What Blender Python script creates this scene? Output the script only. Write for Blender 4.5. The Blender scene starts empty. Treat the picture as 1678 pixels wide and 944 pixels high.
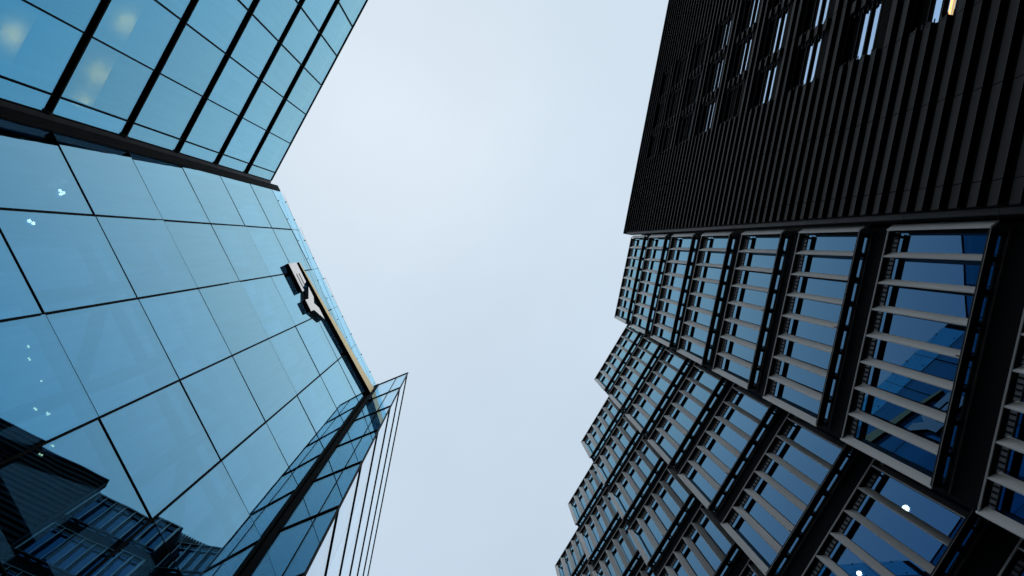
import bpy, bmesh, math, random
from mathutils import Matrix, Vector
random.seed(7)
S = bpy.context.scene
COL = S.collection
EYE = 1.6                                   # camera height above the paving

# ------------------------------------------------------------------ camera
cd = bpy.data.cameras.new('camera'); cam = bpy.data.objects.new('camera', cd); COL.objects.link(cam)
cd.sensor_width = 36.0; cd.lens = 36.0 * 1354.0 / 1678.0
cd.clip_start = 0.05; cd.clip_end = 5000
R = ((0.9989731813855738, -0.002495699876084023, 0.04523664835632889),
     (0.0, 0.9984816081695455, 0.05508609758512927),
     (-0.045305439765944644, -0.05502953415473275, 0.9974563486681146))
cam.matrix_world = Matrix(((R[0][0], -R[0][1], -R[0][2], 0), (R[1][0], -R[1][1], -R[1][2], 0),
                           (R[2][0], -R[2][1], -R[2][2], EYE), (0, 0, 0, 1)))
S.camera = cam

# ------------------------------------------------------------------ sky, sun, exposure
SUN_EL, SUN_AZ = math.radians(80), math.radians(215)
w = bpy.data.worlds.new('World'); S.world = w; w.use_nodes = True
nt = w.node_tree; nt.nodes.clear()
N = nt.nodes.new; L = nt.links.new
out = N('ShaderNodeOutputWorld'); bg = N('ShaderNodeBackground'); L(bg.outputs[0], out.inputs[0])
bg.inputs[1].default_value = 0.1
sky = N('ShaderNodeTexSky'); sky.sky_type = 'NISHITA'; sky.sun_disc = False
sky.sun_elevation = SUN_EL; sky.sun_rotation = SUN_AZ; sky.air_density = 1.0; sky.dust_density = 2.0
tc = N('ShaderNodeTexCoord'); sep = N('ShaderNodeSeparateXYZ'); L(tc.outputs['Generated'], sep.inputs[0])
# overcast: brightest overhead, darker to the horizon
rz = N('ShaderNodeMapRange'); rz.inputs[1].default_value = 0.0; rz.inputs[2].default_value = 1.0
rz.inputs[3].default_value = 0.85; rz.inputs[4].default_value = 1.0; L(sep.outputs['Z'], rz.inputs[0])
ry = N('ShaderNodeMapRange'); ry.inputs[1].default_value = -0.35; ry.inputs[2].default_value = 0.4
L(sep.outputs['Y'], ry.inputs[0])
grad = N('ShaderNodeMix'); grad.data_type = 'RGBA'; L(ry.outputs[0], grad.inputs[0])
grad.inputs[6].default_value = (6.5, 7.75, 8.85, 1); grad.inputs[7].default_value = (5.95, 7.2, 8.55, 1)
no = N('ShaderNodeTexNoise'); no.inputs['Scale'].default_value = 2.6; no.inputs['Detail'].default_value = 5.0
no.inputs['Roughness'].default_value = 0.55; L(tc.outputs['Generated'], no.inputs['Vector'])
nr = N('ShaderNodeMapRange'); nr.inputs[1].default_value = 0.3; nr.inputs[2].default_value = 0.7
nr.inputs[3].default_value = 0.95; nr.inputs[4].default_value = 1.04; L(no.outputs[0], nr.inputs[0])
m1 = N('ShaderNodeMath'); m1.operation = 'MULTIPLY'; L(rz.outputs[0], m1.inputs[0]); L(nr.outputs[0], m1.inputs[1])
cl = N('ShaderNodeMix'); cl.data_type = 'RGBA'; cl.blend_type = 'MULTIPLY'; cl.inputs[0].default_value = 1.0
L(grad.outputs[2], cl.inputs[6]); L(m1.outputs[0], cl.inputs[7])
mx = N('ShaderNodeMix'); mx.data_type = 'RGBA'; mx.inputs[0].default_value = 0.93
L(sky.outputs[0], mx.inputs[6]); L(cl.outputs[2], mx.inputs[7]); L(mx.outputs[2], bg.inputs[0])

sl = bpy.data.lights.new('sun', 'SUN'); sl.energy = 0.5; sl.angle = math.radians(170); sl.color = (1, 0.97, 0.93)
so = bpy.data.objects.new('sun', sl); COL.objects.link(so); so.location = (0, 0, 80)
sd = Vector((math.sin(SUN_AZ) * math.cos(SUN_EL), math.cos(SUN_AZ) * math.cos(SUN_EL), math.sin(SUN_EL)))
so.rotation_euler = sd.to_track_quat('Z', 'Y').to_euler()

S.view_settings.view_transform = 'Standard'; S.view_settings.look = 'None'
S.view_settings.exposure = 0.0; S.view_settings.gamma = 1.0; S.view_settings.use_curve_mapping = False
S.render.engine = 'CYCLES'
S.cycles.max_bounces = 14; S.cycles.glossy_bounces = 6; S.cycles.transparent_max_bounces = 16; S.cycles.diffuse_bounces = 3
S.cycles.caustics_reflective = False; S.cycles.caustics_refractive = False

# ------------------------------------------------------------------ materials
def new_mat(name):
    m = bpy.data.materials.new(name); m.use_nodes = True; m.node_tree.nodes.clear(); return m, m.node_tree

def solid(name, col, rough=0.6, metal=0.0, var=0.12, scale=3.0, bump=0.0, stretch=(1, 1, 1), spec=0.5):
    m, t = new_mat(name); n = t.nodes.new; l = t.links.new
    o = n('ShaderNodeOutputMaterial'); p = n('ShaderNodeBsdfPrincipled'); l(p.outputs[0], o.inputs[0])
    c = n('ShaderNodeTexCoord'); mp = n('ShaderNodeMapping'); mp.inputs['Scale'].default_value = stretch
    oi = n('ShaderNodeObjectInfo'); vm = n('ShaderNodeVectorMath'); vm.operation = 'SCALE'; vm.inputs[3].default_value = 37.0; l(oi.outputs['Random'], vm.inputs[0]); l(vm.outputs[0], mp.inputs['Location'])
    l(c.outputs['Object'], mp.inputs[0])
    x = n('ShaderNodeTexNoise'); x.inputs['Scale'].default_value = scale; x.inputs['Detail'].default_value = 6
    l(mp.outputs[0], x.inputs['Vector'])
    r = n('ShaderNodeMapRange'); r.inputs[1].default_value = .25; r.inputs[2].default_value = .75
    r.inputs[3].default_value = 1 - var; r.inputs[4].default_value = 1 + var; l(x.outputs[0], r.inputs[0])
    k = n('ShaderNodeMix'); k.data_type = 'RGBA'; k.blend_type = 'MULTIPLY'; k.inputs[0].default_value = 1
    k.inputs[6].default_value = (*col, 1); l(r.outputs[0], k.inputs[7]); l(k.outputs[2], p.inputs['Base Color'])
    rr = n('ShaderNodeMapRange'); rr.inputs[3].default_value = max(.05, rough - .1); rr.inputs[4].default_value = min(1, rough + .1)
    l(x.outputs[0], rr.inputs[0]); l(rr.outputs[0], p.inputs['Roughness'])
    p.inputs['Metallic'].default_value = metal; p.inputs['Specular IOR Level'].default_value = spec
    if bump:
        b = n('ShaderNodeBump'); b.inputs['Strength'].default_value = bump; b.inputs['Distance'].default_value = .02
        l(x.outputs[0], b.inputs['Height']); l(b.outputs[0], p.inputs['Normal'])
    return m

def coated_glass(name, f0, trans, rough=0.0, wave=0.0, wscale=0.6, fvar=0.0, tint=(.93, .99, 1), power=5.0, dirt=0.0):
    """solar control glass: tinted mirror reflection that whitens to grazing (Schlick) over tinted transmission"""
    m, t = new_mat(name); n = t.nodes.new; l = t.links.new
    o = n('ShaderNodeOutputMaterial'); add = n('ShaderNodeAddShader'); l(add.outputs[0], o.inputs[0])
    g = n('ShaderNodeBsdfGlossy'); g.inputs['Roughness'].default_value = rough
    tr = n('ShaderNodeBsdfTransparent'); l(g.outputs[0], add.inputs[0]); l(tr.outputs[0], add.inputs[1])
    geo = n('ShaderNodeNewGeometry'); d = n('ShaderNodeVectorMath'); d.operation = 'DOT_PRODUCT'
    l(geo.outputs['Incoming'], d.inputs[0]); l(geo.outputs['Normal'], d.inputs[1])
    ab = n('ShaderNodeMath'); ab.operation = 'ABSOLUTE'; l(d.outputs['Value'], ab.inputs[0])
    iv = n('ShaderNodeMath'); iv.operation = 'SUBTRACT'; iv.inputs[0].default_value = 1; l(ab.outputs[0], iv.inputs[1])
    pw = n('ShaderNodeMath'); pw.operation = 'POWER'; pw.inputs[1].default_value = power; l(iv.outputs[0], pw.inputs[0])
    a = n('ShaderNodeMix'); a.data_type = 'RGBA'; l(pw.outputs[0], a.inputs[0])
    a.inputs[6].default_value = (*f0, 1); a.inputs[7].default_value = (*tint, 1)
    if fvar:
        oi = n('ShaderNodeObjectInfo'); fr = n('ShaderNodeMapRange'); l(oi.outputs['Random'], fr.inputs[0])
        fr.inputs[3].default_value = 1 - fvar; fr.inputs[4].default_value = 1 + fvar
        fm = n('ShaderNodeMix'); fm.data_type = 'RGBA'; fm.blend_type = 'MULTIPLY'; fm.inputs[0].default_value = 1
        fm.inputs[6].default_value = (*f0, 1); l(fr.outputs[0], fm.inputs[7]); l(fm.outputs[2], a.inputs[6])
    if dirt:                                                        # faint rain streaks and dust down the pane
        tcd = n('ShaderNodeTexCoord'); mpd = n('ShaderNodeMapping'); mpd.inputs['Scale'].default_value = (9, 9, .35); l(tcd.outputs['Object'], mpd.inputs[0])
        ov = n('ShaderNodeObjectInfo'); va = n('ShaderNodeVectorMath'); va.operation = 'ADD'; l(mpd.outputs[0], va.inputs[0]); l(ov.outputs['Location'], va.inputs[1])
        nd = n('ShaderNodeTexNoise'); nd.inputs['Scale'].default_value = 1.0; nd.inputs['Detail'].default_value = 5; l(va.outputs[0], nd.inputs['Vector'])
        rd = n('ShaderNodeMapRange'); rd.inputs[1].default_value = .3; rd.inputs[2].default_value = .7
        rd.inputs[3].default_value = 1 - dirt; rd.inputs[4].default_value = 1 + dirt * .4; l(nd.outputs[0], rd.inputs[0])
        md = n('ShaderNodeMix'); md.data_type = 'RGBA'; md.blend_type = 'MULTIPLY'; md.inputs[0].default_value = 1
        l(a.outputs[2], md.inputs[6]); l(rd.outputs[0], md.inputs[7]); l(md.outputs[2], g.inputs['Color'])
    else: l(a.outputs[2], g.inputs['Color'])
    b = n('ShaderNodeMix'); b.data_type = 'RGBA'; l(pw.outputs[0], b.inputs[0])
    b.inputs[6].default_value = (*trans, 1); b.inputs[7].default_value = (0, 0, 0, 1); l(b.outputs[2], tr.inputs['Color'])
    if wave:
        c = n('ShaderNodeTexCoord'); x = n('ShaderNodeTexNoise'); x.inputs['Scale'].default_value = wscale; x.inputs['Detail'].default_value = 1
        l(c.outputs['Object'], x.inputs['Vector'])
        bp = n('ShaderNodeBump'); bp.inputs['Strength'].default_value = 1; bp.inputs['Distance'].default_value = wave
        l(x.outputs[0], bp.inputs['Height']); l(bp.outputs[0], g.inputs['Normal'])
    return m

def glow(name, col, e):
    m, t = new_mat(name); o = t.nodes.new('ShaderNodeOutputMaterial'); em = t.nodes.new('ShaderNodeEmission')
    em.inputs[0].default_value = (*col, 1); em.inputs[1].default_value = e; t.links.new(em.outputs[0], o.inputs[0]); return m

M = {}
M['glass_b'] = coated_glass('blue_curtain_glass', (.004, .132, .262), (.145, .225, .275), wave=.0014, fvar=.13, tint=(.66, .97, 1), power=3.1, dirt=.035)
M['glass_a'] = coated_glass('blue_gridded_glass', (.009, .175, .345), (.36, .38, .26), wave=.0008, fvar=.13, tint=(.66, .99, 1), power=3.2, dirt=.04)
M['glass_par'] = coated_glass('parapet_glass', (.06, .16, .22), (.30, .62, .70))
M['glass_c'] = coated_glass('screen_glass', (.006, .08, .15), (.46, .56, .62), wave=.0006, tint=(.72, .92, 1))
M['glass_d'] = coated_glass('bay_glass', (.25, .33, .42), (.30, .36, .42), wave=.0004)
M['glass_r'] = coated_glass('office_glass', (.005, .040, .132), (.05, .06, .065), wave=.001, fvar=.16, tint=(.50, .90, 1), power=3.9)
M['glass_back'] = coated_glass('rear_glazing', (.03, .04, .05), (.72, .78, .78))
M['glass_h'] = coated_glass('hotel_glass', (.28, .42, .62), (.10, .11, .12), fvar=.15)
M['black'] = solid('black_mullion', (.004, .004, .0045), .8, spec=.08)
M['seam'] = solid('dark_sealant', (.010, .012, .016), .5)
M['mullion_grey'] = solid('grey_mullion', (.07, .072, .075), 1.0, spec=.0)
M['band'] = solid('grey_corner_metal', (.20, .20, .205), 1.0, spec=.0)
M['steel'] = solid('interior_steel', (.045, .05, .055), .6)
M['interior'] = solid('interior_plaster', (.66, .68, .68), .8)
M['ceiling'] = solid('ceiling_board', (.62, .60, .54), .9, var=.04)
M['dark_int'] = solid('dark_interior', (.03, .03, .032), .8)
M['rib'] = solid('ribbed_cladding', (.0024, .0028, .0035), .6, .0, .3, 1.6, stretch=(.3, 1, 1), spec=.06)
M['rib_edge_highlight'] = solid('rib_edge_highlight', (.030, .034, .040), .6, spec=.15)  # paler colour paints in the highlight along the ribs' lower edges
M['rib_back'] = solid('black_backing', (.003, .003, .0035), .9, spec=.05)
M['post'] = solid('dark_trim', (.022, .026, .032), .6, spec=.2)
M['fin'] = solid('pale_grey_fin', (.64, .645, .64), .6, .0, .12, 4, stretch=(1, 1, .15))
M['rail'] = solid('dark_bronze_rail', (.008, .0085, .010), .7, spec=.12)
M['lip'] = solid('rail_edge', (.34, .34, .34), .6)
M['frame'] = solid('dark_window_frame', (.005, .0055, .0065), .8, spec=.08)
M['spandrel'] = solid('black_spandrel', (.006, .0065, .008), .85, spec=.08)
M['grille'] = solid('vent_grille', (.16, .18, .21), .7)
M['trim_grey'] = solid('spandrel_trim', (.05, .052, .055), .7, spec=.2)
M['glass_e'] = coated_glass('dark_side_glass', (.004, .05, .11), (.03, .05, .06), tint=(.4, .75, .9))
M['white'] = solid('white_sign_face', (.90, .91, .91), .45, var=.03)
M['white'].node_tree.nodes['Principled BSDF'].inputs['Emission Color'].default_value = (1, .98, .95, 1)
M['white'].node_tree.nodes['Principled BSDF'].inputs['Emission Strength'].default_value = .30  # small glow added to brighten the white letter faces
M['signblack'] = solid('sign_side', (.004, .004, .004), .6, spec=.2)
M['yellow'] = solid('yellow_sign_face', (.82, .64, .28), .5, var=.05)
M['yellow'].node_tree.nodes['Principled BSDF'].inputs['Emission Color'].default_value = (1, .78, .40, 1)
M['yellow'].node_tree.nodes['Principled BSDF'].inputs['Emission Strength'].default_value = .20  # weaker glow added so the yellow face reads brighter
M['concrete'] = solid('roof_concrete', (.25, .25, .24), .85)
M['paving'] = solid('paving', (.12, .12, .115), .8, var=.2, scale=1.2, bump=.2)
M['lamp'] = glow('lamp_globe', (1, .66, .46), 40)
M['lamp_small'] = glow('lamp_globe_small', (1, .74, .38), 18)
M['lampw'] = glow('lamp_white', (1, .88, .70), 520)
M['tube'] = glow('warm_tube', (1, .48, .14), 2.2)

# ------------------------------------------------------------------ builders
class MB:
    """collects boxes and prisms of a facade: X along the wall, Y outward, Z up"""
    def __init__(s): s.bm = bmesh.new(); s.mats = []
    def mi(s, mat):
        if mat not in s.mats: s.mats.append(mat)
        return s.mats.index(mat)
    def hexa(s, pts, mat):
        v = [s.bm.verts.new(p) for p in pts]; k = s.mi(mat)
        for f in ((3, 2, 1, 0), (4, 5, 6, 7), (0, 1, 5, 4), (1, 2, 6, 5), (2, 3, 7, 6), (3, 0, 4, 7)):
            s.bm.faces.new([v[i] for i in f]).material_index = k
    def box(s, x0, x1, y0, y1, z0, z1, mat):
        s.hexa([(x0, y0, z0), (x1, y0, z0), (x1, y1, z0), (x0, y1, z0), (x0, y0, z1), (x1, y0, z1), (x1, y1, z1), (x0, y1, z1)], mat)
    def bar(s, a, b, r, mat, up=(0, 0, 1)):
        a = Vector(a); b = Vector(b); d = (b - a).normalized(); u = Vector(up)
        if abs(d.dot(u)) > .95: u = Vector((0, 1, 0))
        e = d.cross(u).normalized() * r; g = e.cross(d).normalized() * r
        s.hexa([a - e - g, a + e - g, a + e + g, a - e + g, b - e - g, b + e - g, b + e + g, b - e + g], mat)
    def prism(s, poly, y0, y1, front, side):
        """poly of (x,z) counter-clockwise seen from outside; front face at y1"""
        f = [s.bm.verts.new((x, y1, z)) for x, z in poly]; b = [s.bm.verts.new((x, y0, z)) for x, z in poly]
        kf, ks = s.mi(front), s.mi(side); n = len(poly)
        s.bm.faces.new(f).material_index = kf; s.bm.faces.new(b[::-1]).material_index = ks
        for i in range(n):
            j = (i + 1) % n; s.bm.faces.new((f[i], b[i], b[j], f[j])).material_index = ks
    def sphere(s, c, r, mat, sc=(1, 1, 1)):
        k = s.mi(mat); g = bmesh.ops.create_uvsphere(s.bm, u_segments=12, v_segments=8, radius=r, matrix=Matrix.Translation(c) @ Matrix.Diagonal((*sc, 1)))
        for v in g['verts']:
            for f in v.link_faces: f.material_index = k; f.smooth = True
    def build(s, name, parent=None, loc=(0, 0, 0), rot=0.0, bevel=0.0):
        bmesh.ops.recalc_face_normals(s.bm, faces=s.bm.faces[:])
        me = bpy.data.meshes.new(name); s.bm.to_mesh(me); s.bm.free()
        for m in s.mats: me.materials.append(m)
        return link(name, me, parent, loc, rot, bevel)

def link(name, me, parent=None, loc=(0, 0, 0), rot=0.0, bevel=0.0):
    o = bpy.data.objects.new(name, me); COL.objects.link(o); o.parent = parent
    o.location = loc; o.rotation_euler = (0, 0, rot)
    if bevel:
        b = o.modifiers.new('bevel', 'BEVEL'); b.width = bevel; b.segments = 2; b.limit_method = 'ANGLE'
    return o

def tag(o, label=None, cat=None, group=None, kind=None):
    for k, v in (('label', label), ('category', cat), ('group', group), ('kind', kind)):
        if v: o[k] = v
    return o

def thing(name, label, cat, loc=(0, 0, 0), rot=0.0, group=None):
    o = bpy.data.objects.new(name, None); COL.objects.link(o); o.location = loc; o.rotation_euler = (0, 0, rot)
    o.empty_display_size = .5
    return tag(o, label, cat, group)

def foot(ang, D):
    """foot of the perpendicular from the camera on a facade plane, and the rotation whose X runs along it, Y outward"""
    a = math.radians(ang); return Vector((D * math.cos(a), D * math.sin(a), 0)), a + math.pi / 2

def dup(o, parent, loc=None):
    c = o.copy(); COL.objects.link(c); c.parent = parent
    if loc is not None: c.location = loc
    return c

def E_(h): return h + EYE

# ------------------------------------------------------------------ ground
g = MB(); g.box(-400, 400, -400, 400, -.5, 0, M['paving']); tag(g.build('ground'), kind='structure')

ANG_A, ANG_B, ANG_R1, ANG_R2, ANG_R3 = -151.435, 154.434, 10.714, 11.5, 31.0

# ================================================================== A: gridded glass building (upper left)
pA, rA = foot(ANG_A, 9.445)
A = thing('glass_building', 'blue glass building with thick black horizontal bars across its gridded panes', 'building', pA, rA)
A_FL = [18.5 + 3.885 * (j) for j in range(-5, 6)]           # bar heights, last is the roof edge
A_FL = [h for h in A_FL if h > -1.2]
A_TOP = 38.2
A_X = [-1.95] + [-1.54 + 1.49 * k for k in range(0, 9)]
rows = [(A_FL[i], A_FL[i + 1]) for i in range(len(A_FL) - 1)]
rows[-1] = (rows[-1][0], A_TOP)
x_end = A_X[-1]
protos = {}
for (z0, z1) in rows:
    for i in range(len(A_X) - 1):
        wdt = A_X[i + 1] - A_X[i]; key = (round(wdt, 2), round(z1 - z0, 2))
        if key not in protos:
            m = MB(); m.box(-wdt / 2 + .012, wdt / 2 - .012, -.022, 0, .02, z1 - z0 - .02, M['glass_a'])
            protos[key] = m.build('glass_pane', A); o = protos[key]
        else: o = dup(protos[key], A)
        o.location = ((A_X[i] + A_X[i + 1]) / 2, 0, E_(z0))
        o.rotation_euler = (random.uniform(-.0012, .0012), 0, random.uniform(-.0012, .0012))
for x in A_X[1:]:
    m = MB(); m.box(-.022, .022, -.16, .035, 0, A_TOP + EYE, M['black']); m.build('mullion', A, (x, 0, 0))
for h in A_FL[:-1]:
    m = MB()
    m.box(A_X[0] + .04, x_end + .1, -.05, .076, -.04, .04, M['black']); m.box(A_X[0] + .04, x_end + .1, .075, .082, -.042, .042, M['mullion_grey'])
    for x in A_X[1:]: m.box(x - .028, x + .028, .0, .05, -.09, .09, M['black'])
    m.box(A_X[0] - .01, A_X[0] + .05, .02, .10, -.055, .055, M['band'])
    m.build('floor_bar', A, (0, 0, E_(h)))
m = MB(); m.box(A_X[0], x_end + .1, -.3, .035, A_TOP - .02 + EYE, A_TOP + .05 + EYE, M['black']); m.build('roof_edge', A)
for h in A_FL:
    m = MB()
    if h < A_TOP - 2: m.box(A_X[0] + .3, x_end, -8, -.34, -.16, .16, M['dark_int'])
    m.box(A_X[0] + .3, x_end, -8, -.72, -.70, -.64, M['ceiling'])
    m.build('ceiling', A, (0, 0, E_(h)))
m = MB(); m.box(A_X[0] + .2, x_end + .1, -8.4, -8.1, 0, A_TOP + EYE, M['interior'])
m.box(A_X[0], A_X[0] + .2, -8.4, -.4, 0, A_TOP + EYE, M['interior'])
m.box(A_X[0] - .20, A_X[0] - .035, -.45, .004, 0, A_TOP + EYE - .02, M['black']); m.box(A_X[0] - .034, A_X[0] + .012, -.45, .014, 0, A_TOP + EYE - .02, M['black']); m.box(A_X[0] - .13, A_X[0] - .03, .006, .05, 0, A_TOP + EYE - .03, M['band'])
m.box(x_end + .12, x_end + .4, -8.4, -.1, 0, A_TOP + EYE, M['spandrel']); m.build('wall', A)
m = MB(); m.box(A_X[0], x_end + .1, -8.4, -.32, A_TOP - .3 + EYE, A_TOP - .05 + EYE, M['concrete']); m.build('roof', A)
# interior uplights washing the ceilings
for k, (x, h, d, e) in enumerate([(-.78, 17.55, .96, 13), (.68, 21.42, .92, 13), (-.80, 21.42, .94, 13), (-1.66, 21.42, .94, 9)]):
    lt = thing('ceiling_uplight', ['uplight behind the lowest left pane', 'uplight behind the pane nearest the top edge', 'uplight behind the pane second from the corner',
               'uplight behind the narrow pane beside the corner post', 'uplight on the floor below, farther left', 'uplight on the floor below, outer bay'][k] + ' glowing yellow on a ceiling', 'lamp',
               pA + Matrix.Rotation(rA, 3, 'Z') @ Vector((x, -d - .05, E_(h - .10))), rA, 'uplights in the gridded building')
    m = MB(); m.box(-.02, .02, -.02, .02, -.04, -.02, M['ceiling']); m.box(-.004, .004, -.004, .004, -.02, .28, M['ceiling']); m.build('shade', lt)
    ld = bpy.data.lights.new('uplight_beam', 'SPOT'); ld.energy = e; ld.color = (1, .80, .30); ld.spot_size = math.radians(150); ld.spot_blend = 1.0; ld.shadow_soft_size = .05
    lo = bpy.data.objects.new('uplight_beam', ld); COL.objects.link(lo); lo.parent = lt; lo.rotation_euler = (math.pi, 0, 0); lo.location = (0, .03, .03)

# ================================================================== B: frameless glass building
pB, rB = foot(ANG_B, 7.21)
B = thing('glass_building', 'smooth frameless blue glass building with thin dark seams and a company sign near its roof', 'building', pB, rB)
B_X = [6.10, 4.10, 2.085, .07, -1.945, -3.97, -6.0]
B_FL = [18.5 + 3.955 * j for j in range(-4, 5)] + [37.95]
B_FL = [E_(h) for h in B_FL]; B_TOP = E_(39.7)
B_FL = [0.35] + B_FL
for j in range(len(B_FL) - 1):
    z0, z1 = B_FL[j], B_FL[j + 1]
    for i in range(len(B_X) - 1):
        x1, x0 = B_X[i], B_X[i + 1]; key = ('b', round(x1 - x0, 2), round(z1 - z0, 2))
        if key not in protos:
            wdt = x1 - x0; m = MB(); m.box(-wdt / 2 + .010, wdt / 2 - .010, -.024, 0, .010, z1 - z0 - .010, M['glass_b'])
            protos[key] = m.build('glass_pane', B); o = protos[key]
        else: o = dup(protos[key], B)
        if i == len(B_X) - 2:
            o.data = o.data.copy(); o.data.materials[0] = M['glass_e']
        o.location = ((x0 + x1) / 2, 0, z0); o.rotation_euler = (random.uniform(-.003, .003), 0, random.uniform(-.003, .003))
for i in range(len(B_X) - 1):
    x1, x0 = B_X[i], B_X[i + 1]
    m = MB(); m.box(x0 + .008, x1 - .008, -.02, 0, B_FL[-1] + .012, B_TOP, M['glass_par']); tag(m.build('parapet_pane', B), 'see-through pale cyan parapet pane')
for x in B_X[1:-1]:
    m = MB(); m.box(-.024, .024, -.05, .010, .1, B_FL[-1], M['black']); m.box(-.065, .065, -.19, -.055, .1, B_FL[-1], M['mullion_grey'])
    m.box(-.008, .008, -.02, .003, B_FL[-1], B_TOP, M['seam']); m.build('mullion', B, (x, 0, 0))
for z in B_FL:
    m = MB(); m.box(B_X[-1], B_X[0], -.04, .006, -.018, .018, M['black']); m.box(B_X[-1], B_X[0], -.18, -.045, -.03, .03, M['dark_int']); m.build('floor_seam', B, (0, 0, z))
m = MB()                                                            # steel frame inside the atrium
for x in (5.4, 3.1, .8, -1.6, -3.6):
    m.box(x - .15, x + .15, -2.3, -2.06, 0, B_FL[-1], M['steel'])
for k, z in enumerate(B_FL[1:]):
    m.box(-5.9, 5.9, -2.28, -2.08, z - .18, z + .18, M['steel'])
    if k < len(B_FL) - 2:
        for (xa, xb) in (((5.4, 3.1), (.8, -1.6)) if k % 2 else ((.8, 3.1), (-3.6, -1.6))):
            m.bar((xa, -2.17, z), (xb, -2.17, B_FL[k + 2]), .13, M['steel'])
m.build('steel_frame', B)
m = MB(); m.box(-5.98, 5.93, -5.43, -5.4, 6, B_FL[-1] - .3, M['glass_back']); m.build('rear_glazing', B)
m = MB(); m.box(-6, 5.94, -5.6, -5.4, 0, 5.99, M['interior'])
m.box(5.95, 6.1, -5.6, -.25, 0, B_FL[-1], M['interior']); m.box(-6.15, -6.01, -5.6, -.1, 0, B_FL[-1], M['interior']); m.build('wall', B)
m = MB(); m.box(-6, 6.05, -5.6, -3.2, B_FL[-1] - .25, B_FL[-1] - .06, M['concrete']); m.build('roof', B)
m = MB()                                                            # steel corner post between the two glass walls
m.box(6.115, 6.42, -.06, .012, 0, B_TOP - .05, M['black']); m.box(6.17, 6.185, .005, .020, 0, B_TOP - .06, M['mullion_grey'])
m.build('corner_post', B)
for i in range(len(B_X) - 1):
    for fx in (.27, .73):
        x = B_X[i] + (B_X[i + 1] - B_X[i]) * fx
        m = MB(); m.box(x - .02, x + .02, -.03, .02, B_TOP - .10, B_TOP + .02, M['black']); m.box(x - .02, x + .02, -.03, .015, B_FL[-1] + .25, B_FL[-1] + .33, M['black']); m.build('parapet_clip', B)
for k in range(3):                                                 # maintenance wires near the roof
    m = MB(); a = ((5.95, 4.2, 1.6)[k], .10, B_TOP - .1); b = ((-1.2, -2.4, -3.6)[k], .10, B_TOP - 3.4 + k)
    m.bar(a, b, .0035, M['mullion_grey']); m.build('wire', B)
# glass bay (screen C and face D) with its dark column
UC = Vector((.927, -.375, 0))
cloc = Matrix.Rotation(-rB, 3, 'Z') @ (Vector((-4.69, 6.758, 0)) - pB)
C_FL = [E_(h) for h in [38.66 - 3.93 * k for k in range(9)][::-1]]
bay = bpy.data.objects.new('glass_bay', None); COL.objects.link(bay); bay.parent = B
m = MB(); m.box(-.001, .001, -.001, .001, 0, .002, M['black'])
COL.objects.unlink(bay); bpy.data.objects.remove(bay); m.bm.free()
rC = math.atan2(UC.y, UC.x) - rB
LC = 1.66
m = MB()
m.box(-.02, .20, -.06, .16, 0, C_FL[-1] + .12, M['black']); m.box(.002, .02, .158, .178, 0, C_FL[-1] + .05, M['mullion_grey'])
for z in C_FL: m.box(-.01, .09, .15, .20, z - .05, z + .05, M['mullion_grey'])
m.build('bay_column', B, cloc, rC)
zs = [0.3] + C_FL
for j in range(len(zs) - 1):
    for (a, b) in ((.20, 1.12), (1.13, LC)):
        m = MB(); m.box(a, b - .006, -.02, 0, zs[j] + .02, zs[j + 1] - .02, M['glass_c']); m.build('screen_pane', B, cloc, rC)
for z in zs:
    m = MB(); m.box(.20, LC + .02, -.05, .02, z - .035, z + .035, M['black']); m.build('screen_rail', B, cloc, rC)
m = MB(); m.box(1.112, 1.136, -.03, .012, 0, C_FL[-1], M['black']); m.build('screen_mullion', B, cloc, rC)
m = MB(); m.box(LC + .003, LC + .05, -.04, -.003, 0, C_FL[-1] + .03, M['trim_grey']); m.build('corner_trim', B, cloc, rC)
# face D
dloc = Matrix.Rotation(-rB, 3, 'Z') @ (Vector((-3.19, 6.16, 0)) - pB)
UD = Vector((-.196, .981, 0)); rD = math.atan2(UD.y, UD.x) - rB
for j in range(len(zs) - 1):
    for k in range(7):
        m = MB(); m.box(k * 1.6 + .006, k * 1.6 + 1.594, -.02, 0, zs[j] + .012, zs[j + 1] - .012, M['glass_d']); m.build('bay_pane', B, dloc, rD)
for z in zs:
    m = MB(); m.box(0, 11.2, -.05, .0015, z - .005, z + .005, M['black']); m.build('bay_rail', B, dloc, rD)

# ================================================================== sign on B
KS = 7.06 / 6.5; Z0 = 33.0
sg = thing('company_sign', 'black-sided sign of white letters E and Y under a long yellow wedge', 'sign', pB + Vector((0, 0, E_(Z0))), rB)
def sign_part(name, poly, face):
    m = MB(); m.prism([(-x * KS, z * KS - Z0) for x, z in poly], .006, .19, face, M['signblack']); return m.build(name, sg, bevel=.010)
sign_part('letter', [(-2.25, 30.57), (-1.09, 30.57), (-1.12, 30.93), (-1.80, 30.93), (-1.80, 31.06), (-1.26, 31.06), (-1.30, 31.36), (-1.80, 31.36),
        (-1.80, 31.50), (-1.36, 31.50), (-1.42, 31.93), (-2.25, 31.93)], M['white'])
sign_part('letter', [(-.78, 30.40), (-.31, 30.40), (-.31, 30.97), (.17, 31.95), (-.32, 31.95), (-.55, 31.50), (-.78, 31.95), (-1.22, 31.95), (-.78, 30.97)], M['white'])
sign_part('beam', [(-2.25, 32.35), (3.68, 33.60), (3.68, 34.72), (-2.25, 32.5)], M['yellow'])

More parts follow.
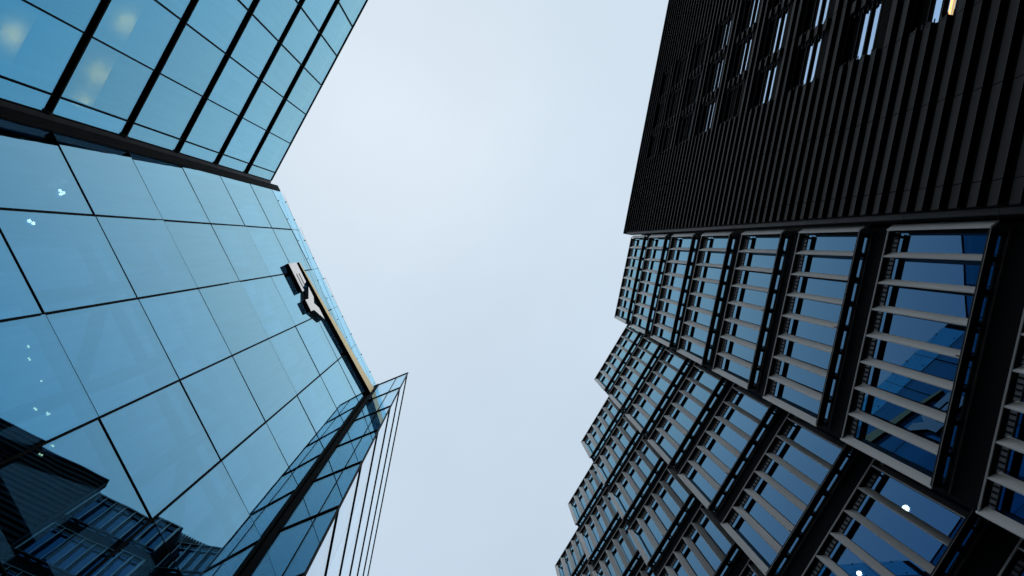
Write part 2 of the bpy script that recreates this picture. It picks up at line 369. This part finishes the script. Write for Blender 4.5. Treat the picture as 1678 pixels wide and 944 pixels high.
# pendant lamps seen through B's glass
LB = [((6.20, 21.73), 3, 'M'), ((4.78, 19.45), 2, 'M'), ((1.97, 16.87), 2, 'S'), ((1.72, 16.68), 2, 'S'), ((1.21, 16.72), 1, 'S'), ((.75, 16.04), 2, 'S'), ((.58, 16.39), 3, 'S'), ((-.02, 15.99), 2, 'S'), ((-.08, 15.51), 2, 'S')]
LBL = ['cluster of three bright bulbs behind the top row pane beside the corner post', 'pair of bright bulbs behind the pane below the first seam, near the left edge',
       'pair of faint bulbs, highest of the lower left lamps', 'pair of faint bulbs just under the highest of the lower left lamps', 'single faint bulb right of the other lower left lamps',
       'pair of faint bulbs at the left edge above the dark reflection', 'cluster of small bulbs just above the dark roof reflection', 'yellowish bulbs at the edge of the dark roof reflection', 'greenish bulbs inside the dark roof reflection']
for k, ((x, h), n, t) in enumerate(LB):
    x = min(x, 5.7)
    o = thing('pendant_lamp', LBL[k], 'lamp', pB + Matrix.Rotation(rB, 3, 'Z') @ Vector((x, -1.75, E_(h))), rB, 'lamps behind the frameless glass')
    m = MB(); r = .042 if t == 'M' else .019
    for i in range(n): m.sphere((math.cos(2.1 * i) * r * 1.25, math.sin(2.1 * i) * r * 1.1, random.uniform(-.02, .02)), r, M['lamp' if t == 'M' else 'lamp_small'], (1, 1, 1.2))
    m.build('bulb', o); m = MB(); m.bar((0, 0, r * 1.25), (0, 0, .9), .006, M['dark_int']); m.build('cord', o)

# ================================================================== R1: black ribbed hotel (upper right)
p1, r1 = foot(ANG_R1, 7.18)
KH = 1.035
H = thing('ribbed_building', 'black building clad in narrow horizontal ribs with staggered pairs of slit windows', 'building', p1 * KH + Vector((0, 0, EYE - EYE * KH)), r1)
H.scale = (KH, KH, KH)
X0, X1 = -30.0, -1.87
TOP = 40.2
WCOL = [(-6.38, -5.24), (-7.87, -6.64), (-9.25, -8.10)]
WROW = []                                                           # (sill, head)
for k in range(-3, 8): WROW.append((16.5 + 2.89 * k, 16.5 + 2.89 * k + 1.5))
def cut(z0, z1):
    for (a, b) in WROW:
        if z1 > a + .02 and z0 < b - .02: return True
    return False
def segs(full=True):
    xs = [X0]
    for (a, b) in sorted(WCOL): xs += [a, b]
    xs.append(X1); return [(xs[i], xs[i + 1]) for i in range(0, len(xs), 2)]
m = MB()
zc = -EYE
for (a, b) in WROW:
    if a > zc: m.box(X0, X1, -.24, 0, E_(zc), E_(a), M['rib_back'])
    for (xa, xb) in segs(): m.box(xa, xb, -.24, 0, E_(a), E_(b), M['rib_back'])
    zc = b
m.box(X0, X1, -.24, 0, E_(zc), E_(TOP), M['rib_back'])
m.build('wall', H)
m = MB(); n_r = 84
for i in range(n_r):
    zr = TOP - .02 - .4896 * (i + 1); z = E_(zr)
    if z < .1: break
    joints = [X1 - .38 - 1.47 * k for k in range(40)]
    pieces = segs() if cut(zr, zr + .34) else [(X0, X1)]
    for (xa, xb) in pieces:
        xs = [xb] + [j for j in joints if xa + .05 < j < xb - .05] + [xa]
        for q in range(len(xs) - 1):
            a, b = xs[q + 1] + .007, xs[q] - .007
            m.hexa([(a, .002, z), (b, .002, z), (b, .095, z), (a, .095, z), (a, .002, z + .33), (b, .002, z + .33), (b, .050, z + .31), (a, .050, z + .31)], M['rib'])
            m.box(a, b, .094, .099, z - .002, z + .012, M['rib_edge_highlight'])
m.build('ribbed_cladding', H)
m = MB(); z = 0
while z < E_(TOP) - .1:
    z2 = min(z + 2.6, E_(TOP)); m.box(-1.862, -1.772, -.1, -.02, z + .006, z2 - .006, M['post']); z = z2
m.box(-1.862, -1.775, -.3, -.104, 0, E_(TOP), M['rib_back']); m.build('corner_trim', H)
m = MB(); m.box(X0, -1.775, -.3, .11, E_(TOP) + .004, E_(TOP) + .09, M['post']); m.build('roof_edge', H)
m = MB(); m.box(X0, X1, -12, -11.7, 0, E_(TOP), M['rib_back']); m.box(X0, X0 + .3, -11.7, -.25, 0, E_(TOP), M['rib_back']); m.box(X0 + .3, X1, -11.7, -.25, E_(TOP) - .4, E_(TOP) - .1, M['concrete'])
m.build('rear_walls', H)
wproto = None
for ri, (a, b) in enumerate(WROW):
    for ci, (xa, xb) in enumerate(WCOL):
        wd = xb - xa
        m = MB()
        for (u, v) in ((0, .145), (.445, .605), (.905, 1.5)): m.box(0, wd, -.14, -.05 if u < .9 else -.10, u, v, M['rib_back'])
        for (u, v) in ((.145, .445), (.605, .905)):
            m.box(0, .03, -.14, -.06, u + .002, v - .002, M['frame']); m.box(wd - .03, wd, -.14, -.06, u + .002, v - .002, M['frame'])
        for zz in (.075, .535, .995):
            m.box(.0, wd, -.048, -.012, zz, zz + .066, M['rib_back']); m.box(0, wd, -.013, -.008, zz - .002, zz + .012, M['rib_edge_highlight'])
        for xx in (.0, wd - .05):
            for q in range(7): m.box(xx - .04, xx + .09, -.008, .004, .10 + q * .2, .13 + q * .2, M['post'])
        wo = m.build('window', H, (xa, 0, E_(a)))
        if ri < 9 and (ri, ci) not in ((6, 0), (8, 2)):
            m = MB()
            for (u, v) in ((.145, .445), (.605, .905)): m.box(.03, wd - .03, -.12, -.055, u + .002, v - .002, M['glass_h'])
            m.build('pane', wo)
m = MB(); m.bar((-5.62, -.03, E_(13.93)), (-5.27, -.03, E_(13.93)), .013, M['tube'])
tl = m.build('tube_lamp'); tl.location = p1 * KH + Vector((0, 0, EYE - EYE * KH)); tl.scale = (KH, KH, KH); tl.rotation_euler = (0, 0, r1); tag(tl, 'orange glowing tube lamp in a slit window of the black ribbed wall', 'lamp')

# ================================================================== R2 + R3: finned office building
p2, r2 = foot(ANG_R2, 7.46)
O = thing('office_building', 'dark stepped office building with pale vertical sun fins across its blue windows', 'building', (9.5, 4.5, 0))
OB = Vector((9.5, 4.5, 0))
FP = 4.2; FH = 3.03; G = -.21                                       # floor pitch, fin frame height, glass plane behind the lip
NF = 9
def fin_mesh():
    m = MB(); c = Vector((-.105, -.175, 0)); t = Vector((c.y, -c.x, 0)).normalized() * .012
    a = Vector((0, -.004, 0)); b = a + c
    pts = [a - t, a + t, b + t, b - t]
    m.hexa([(p.x, p.y, -FH + .03) for p in pts] + [(p.x, p.y, -.012) for p in pts], M['fin'])
    bmesh.ops.recalc_face_normals(m.bm, faces=m.bm.faces[:])
    me = bpy.data.meshes.new('fin'); m.bm.to_mesh(me); m.bm.free()
    for q in m.mats: me.materials.append(q)
    return me
def end_mesh():
    m = MB(); c = Vector((-.115, -.105, 0)); t = Vector((c.y, -c.x, 0)).normalized() * .014
    a = Vector((0, .012, 0)); b = a + c; pts = [a - t, a + t, b + t, b - t]
    m.hexa([(p.x, p.y, -FH - .03) for p in pts] + [(p.x, p.y, .035) for p in pts], M['fin'])
    bmesh.ops.recalc_face_normals(m.bm, faces=m.bm.faces[:])
    me = bpy.data.meshes.new('end_fin'); m.bm.to_mesh(me); m.bm.free()
    for q in m.mats: me.materials.append(q)
    return me
FIN, END = fin_mesh(), end_mesh()
def to_mesh(m, name):
    bmesh.ops.recalc_face_normals(m.bm, faces=m.bm.faces[:])
    me = bpy.data.meshes.new(name); m.bm.to_mesh(me); m.bm.free()
    for q in m.mats: me.materials.append(q)
    return me
def rail_meshes(n, e=0.0):
    m = MB(); wd = .5 * n
    m.box(.02 - e, wd - .02, -.11, -.010, -.01, .025, M['rail']); m.box(.02 - e, wd - .02, -.011, .004, -.016, .030, M['lip'])
    for k in range(n + 1):
        x = min(max(.5 * k - .06, .05), wd - .09); m.box(x, x + .05, G + .003, -.10, -.005, .018, M['rail'])
    top = to_mesh(m, 'fin_rail'); m = MB()
    m.box(.02 - e, wd - .02, -.13, -.010, -.03, .025, M['rail']); m.box(.02 - e, wd - .02, -.011, .004, -.05, .03, M['rail'])
    m.box(.02 - e, wd - .02, .003, .008, -.034, -.020, M['lip'])
    for k in range(n + 1):
        x = min(max(.5 * k - .06, .05), wd - .09)
        m.box(x - .01, x + .05, G + .003, -.12, .0, .07, M['rail'])
        if k % 4 == 0 and 0 < k < n: m.box(x + .02, x + .04, -.005, .09, -.02, .0, M['lip'])
    return top, to_mesh(m, 'fin_rail')
def win_mesh(n, e):
    m = MB(); wd = .5 * n; z0 = -FH + .03
    m.box(-e, wd, G - .06, G + .004, z0 - .06, z0, M['frame']); m.box(-e, wd, G - .06, G + .004, -.05, -.02, M['frame'])
    m.box(-e, wd, G - .06, G - .004, -.02, .14, M['grille'])
    for k in range(int(wd / .085)): m.box(k * .085 + .02, k * .085 + .05, G - .005, G + .006, .0, .12, M['frame'])
    m.box(-e, wd, G - .06, G + .006, .14, .30, M['frame'])
    for k in range(n + 1):
        if k % 2 == 0 or k == n: m.box(max(0, .5 * k - .015), min(wd, .5 * k + .015), G - .06, G + .003, z0, -.05, M['frame'])
    return to_mesh(m, 'window')
def pane_mesh(n, e):
    m = MB(); wd = .5 * n; m.box(-e, wd, G - .03, G - .006, -FH + .03, -.05, M['glass_r'])
    return to_mesh(m, 'pane')
def facet(ang, D, s0, n, tilt=0.0, e=0.0):
    p, r = foot(ang, D); loc = p - OB; wd = .5 * n
    (rt, rb), wm, pm = rail_meshes(n, e), win_mesh(n, e), pane_mesh(n, e)
    rot = Matrix.Rotation(r, 3, 'Z')
    wall = MB()
    for k in range(NF):
        zt = E_(TOP - FP * k); base = loc + rot @ Vector((s0, 0, zt))
        fr = link('fin_rail', rt, O, base, r); link('fin_rail', rb, O, base + Vector((0, 0, -FH)), r)
        for q in range(1, n): link('fin', FIN, fr, (.5 * q, 0, 0), math.radians(random.uniform(-2.5, 2.5)))
        link('end_fin' if not e else 'fin', END if not e else FIN, fr, (.005, 0, 0)); link('end_fin', END, fr, (wd + .005, 0, 0))
        wi = link('window', wm, O, base, r); pn = link('pane', pm, wi); pn.rotation_euler = (tilt, 0, 0); pn.location = (0, -math.cos(tilt) * G + G + 0, -math.sin(tilt) * G)
        lo = zt - FH - .03
        nxt = zt - FP + .30
        wall.box(s0 - e, s0 + wd, G - .30, G - .005, max(0, nxt), lo, M['spandrel'])
        wall.box(s0 - e, s0 + wd, G - .0045, G + .025, lo - .16, lo - .13, M['trim_grey'])
        wall.box(s0, s0 + wd, G - 2.6, G - .32, lo - .25, lo - .05, M['dark_int'])
    wall.box(s0, s0 + wd, G - .30, G - .005, E_(TOP) + .302, E_(TOP) + .55, M['spandrel'])
    wall.box(s0, s0 + wd, G - .32, G - .02, 0, E_(TOP - FP * NF) + .29, M['spandrel'])
    wall.box(s0 + wd + .003, s0 + wd + .06, G - (.3 if n == 8 else 1.25), G + .0, 0, E_(TOP) + .55, M['spandrel'])
    wall.box(s0 - e - .10, s0 - e - .003, G - (2.6 if e else .5), G + .0, 0, E_(TOP) + .55, M['spandrel'])
    if n == 8: wall.box(s0 + wd - .08, s0 + wd + .05, G - 2.8, G - .302, 0, E_(TOP) + .5, M['spandrel'])
    wall.box(s0, s0 + wd, G - 2.8, G - 2.62, 0, E_(TOP) + .5, M['dark_int'])
    wall.box(s0 - .1, s0 + wd + .1, G - 9.0, G - 2.85, E_(TOP), E_(TOP) + .3, M['concrete'])
    wall.build('wall', O, loc, r)
facet(ANG_R2, 7.46, -1.75, 8, math.radians(-1.0))
m = MB(); Y = -2.04
for k in range(36): m.box(-1.72 + .16 * k, -1.60 + .16 * k, Y - .08, Y, E_(40.52), E_(44.05), M['post'])
m.box(-1.74, 4.06, Y - .2, Y - .083, E_(40.51), E_(43.98), M['post']); m.box(-1.74, 4.06, Y - 5.2, Y - 5.0, E_(40.51), E_(43.98), M['post'])
m.box(-1.90, -1.743, Y - 5.2, Y - .05, E_(40.51), E_(43.98), M['post']); m.box(4.063, 4.2, Y - 5.2, Y - .05, E_(40.51), E_(43.98), M['post'])
m.build('plant_screen', O, p2 - OB, r2)
for k in range(5):
    facet(ANG_R3, 8.52 + 1.055 * k, -.25 + 3.0 * k, 6, 0.0, .22 if k == 0 else 0.0)

p3, r3 = foot(ANG_R3, 8.52)
for (x, h, rr, lb) in ((.12, 15.24, .07, 'round white globe lamp glowing behind an office window beside the fins'), (1.67, 15.41, .055, 'small white globe lamp at the bottom edge behind an office window')):
    o = thing('globe_lamp', lb, 'lamp', p3 + Matrix.Rotation(r3, 3, 'Z') @ Vector((x, -1.18, E_(h))), r3)
    m = MB(); m.sphere((0, 0, 0), rr, M['lampw']); m.build('globe', o); m = MB(); m.bar((0, 0, rr), (0, 0, .45), .006, M['dark_int']); m.build('cord', o)
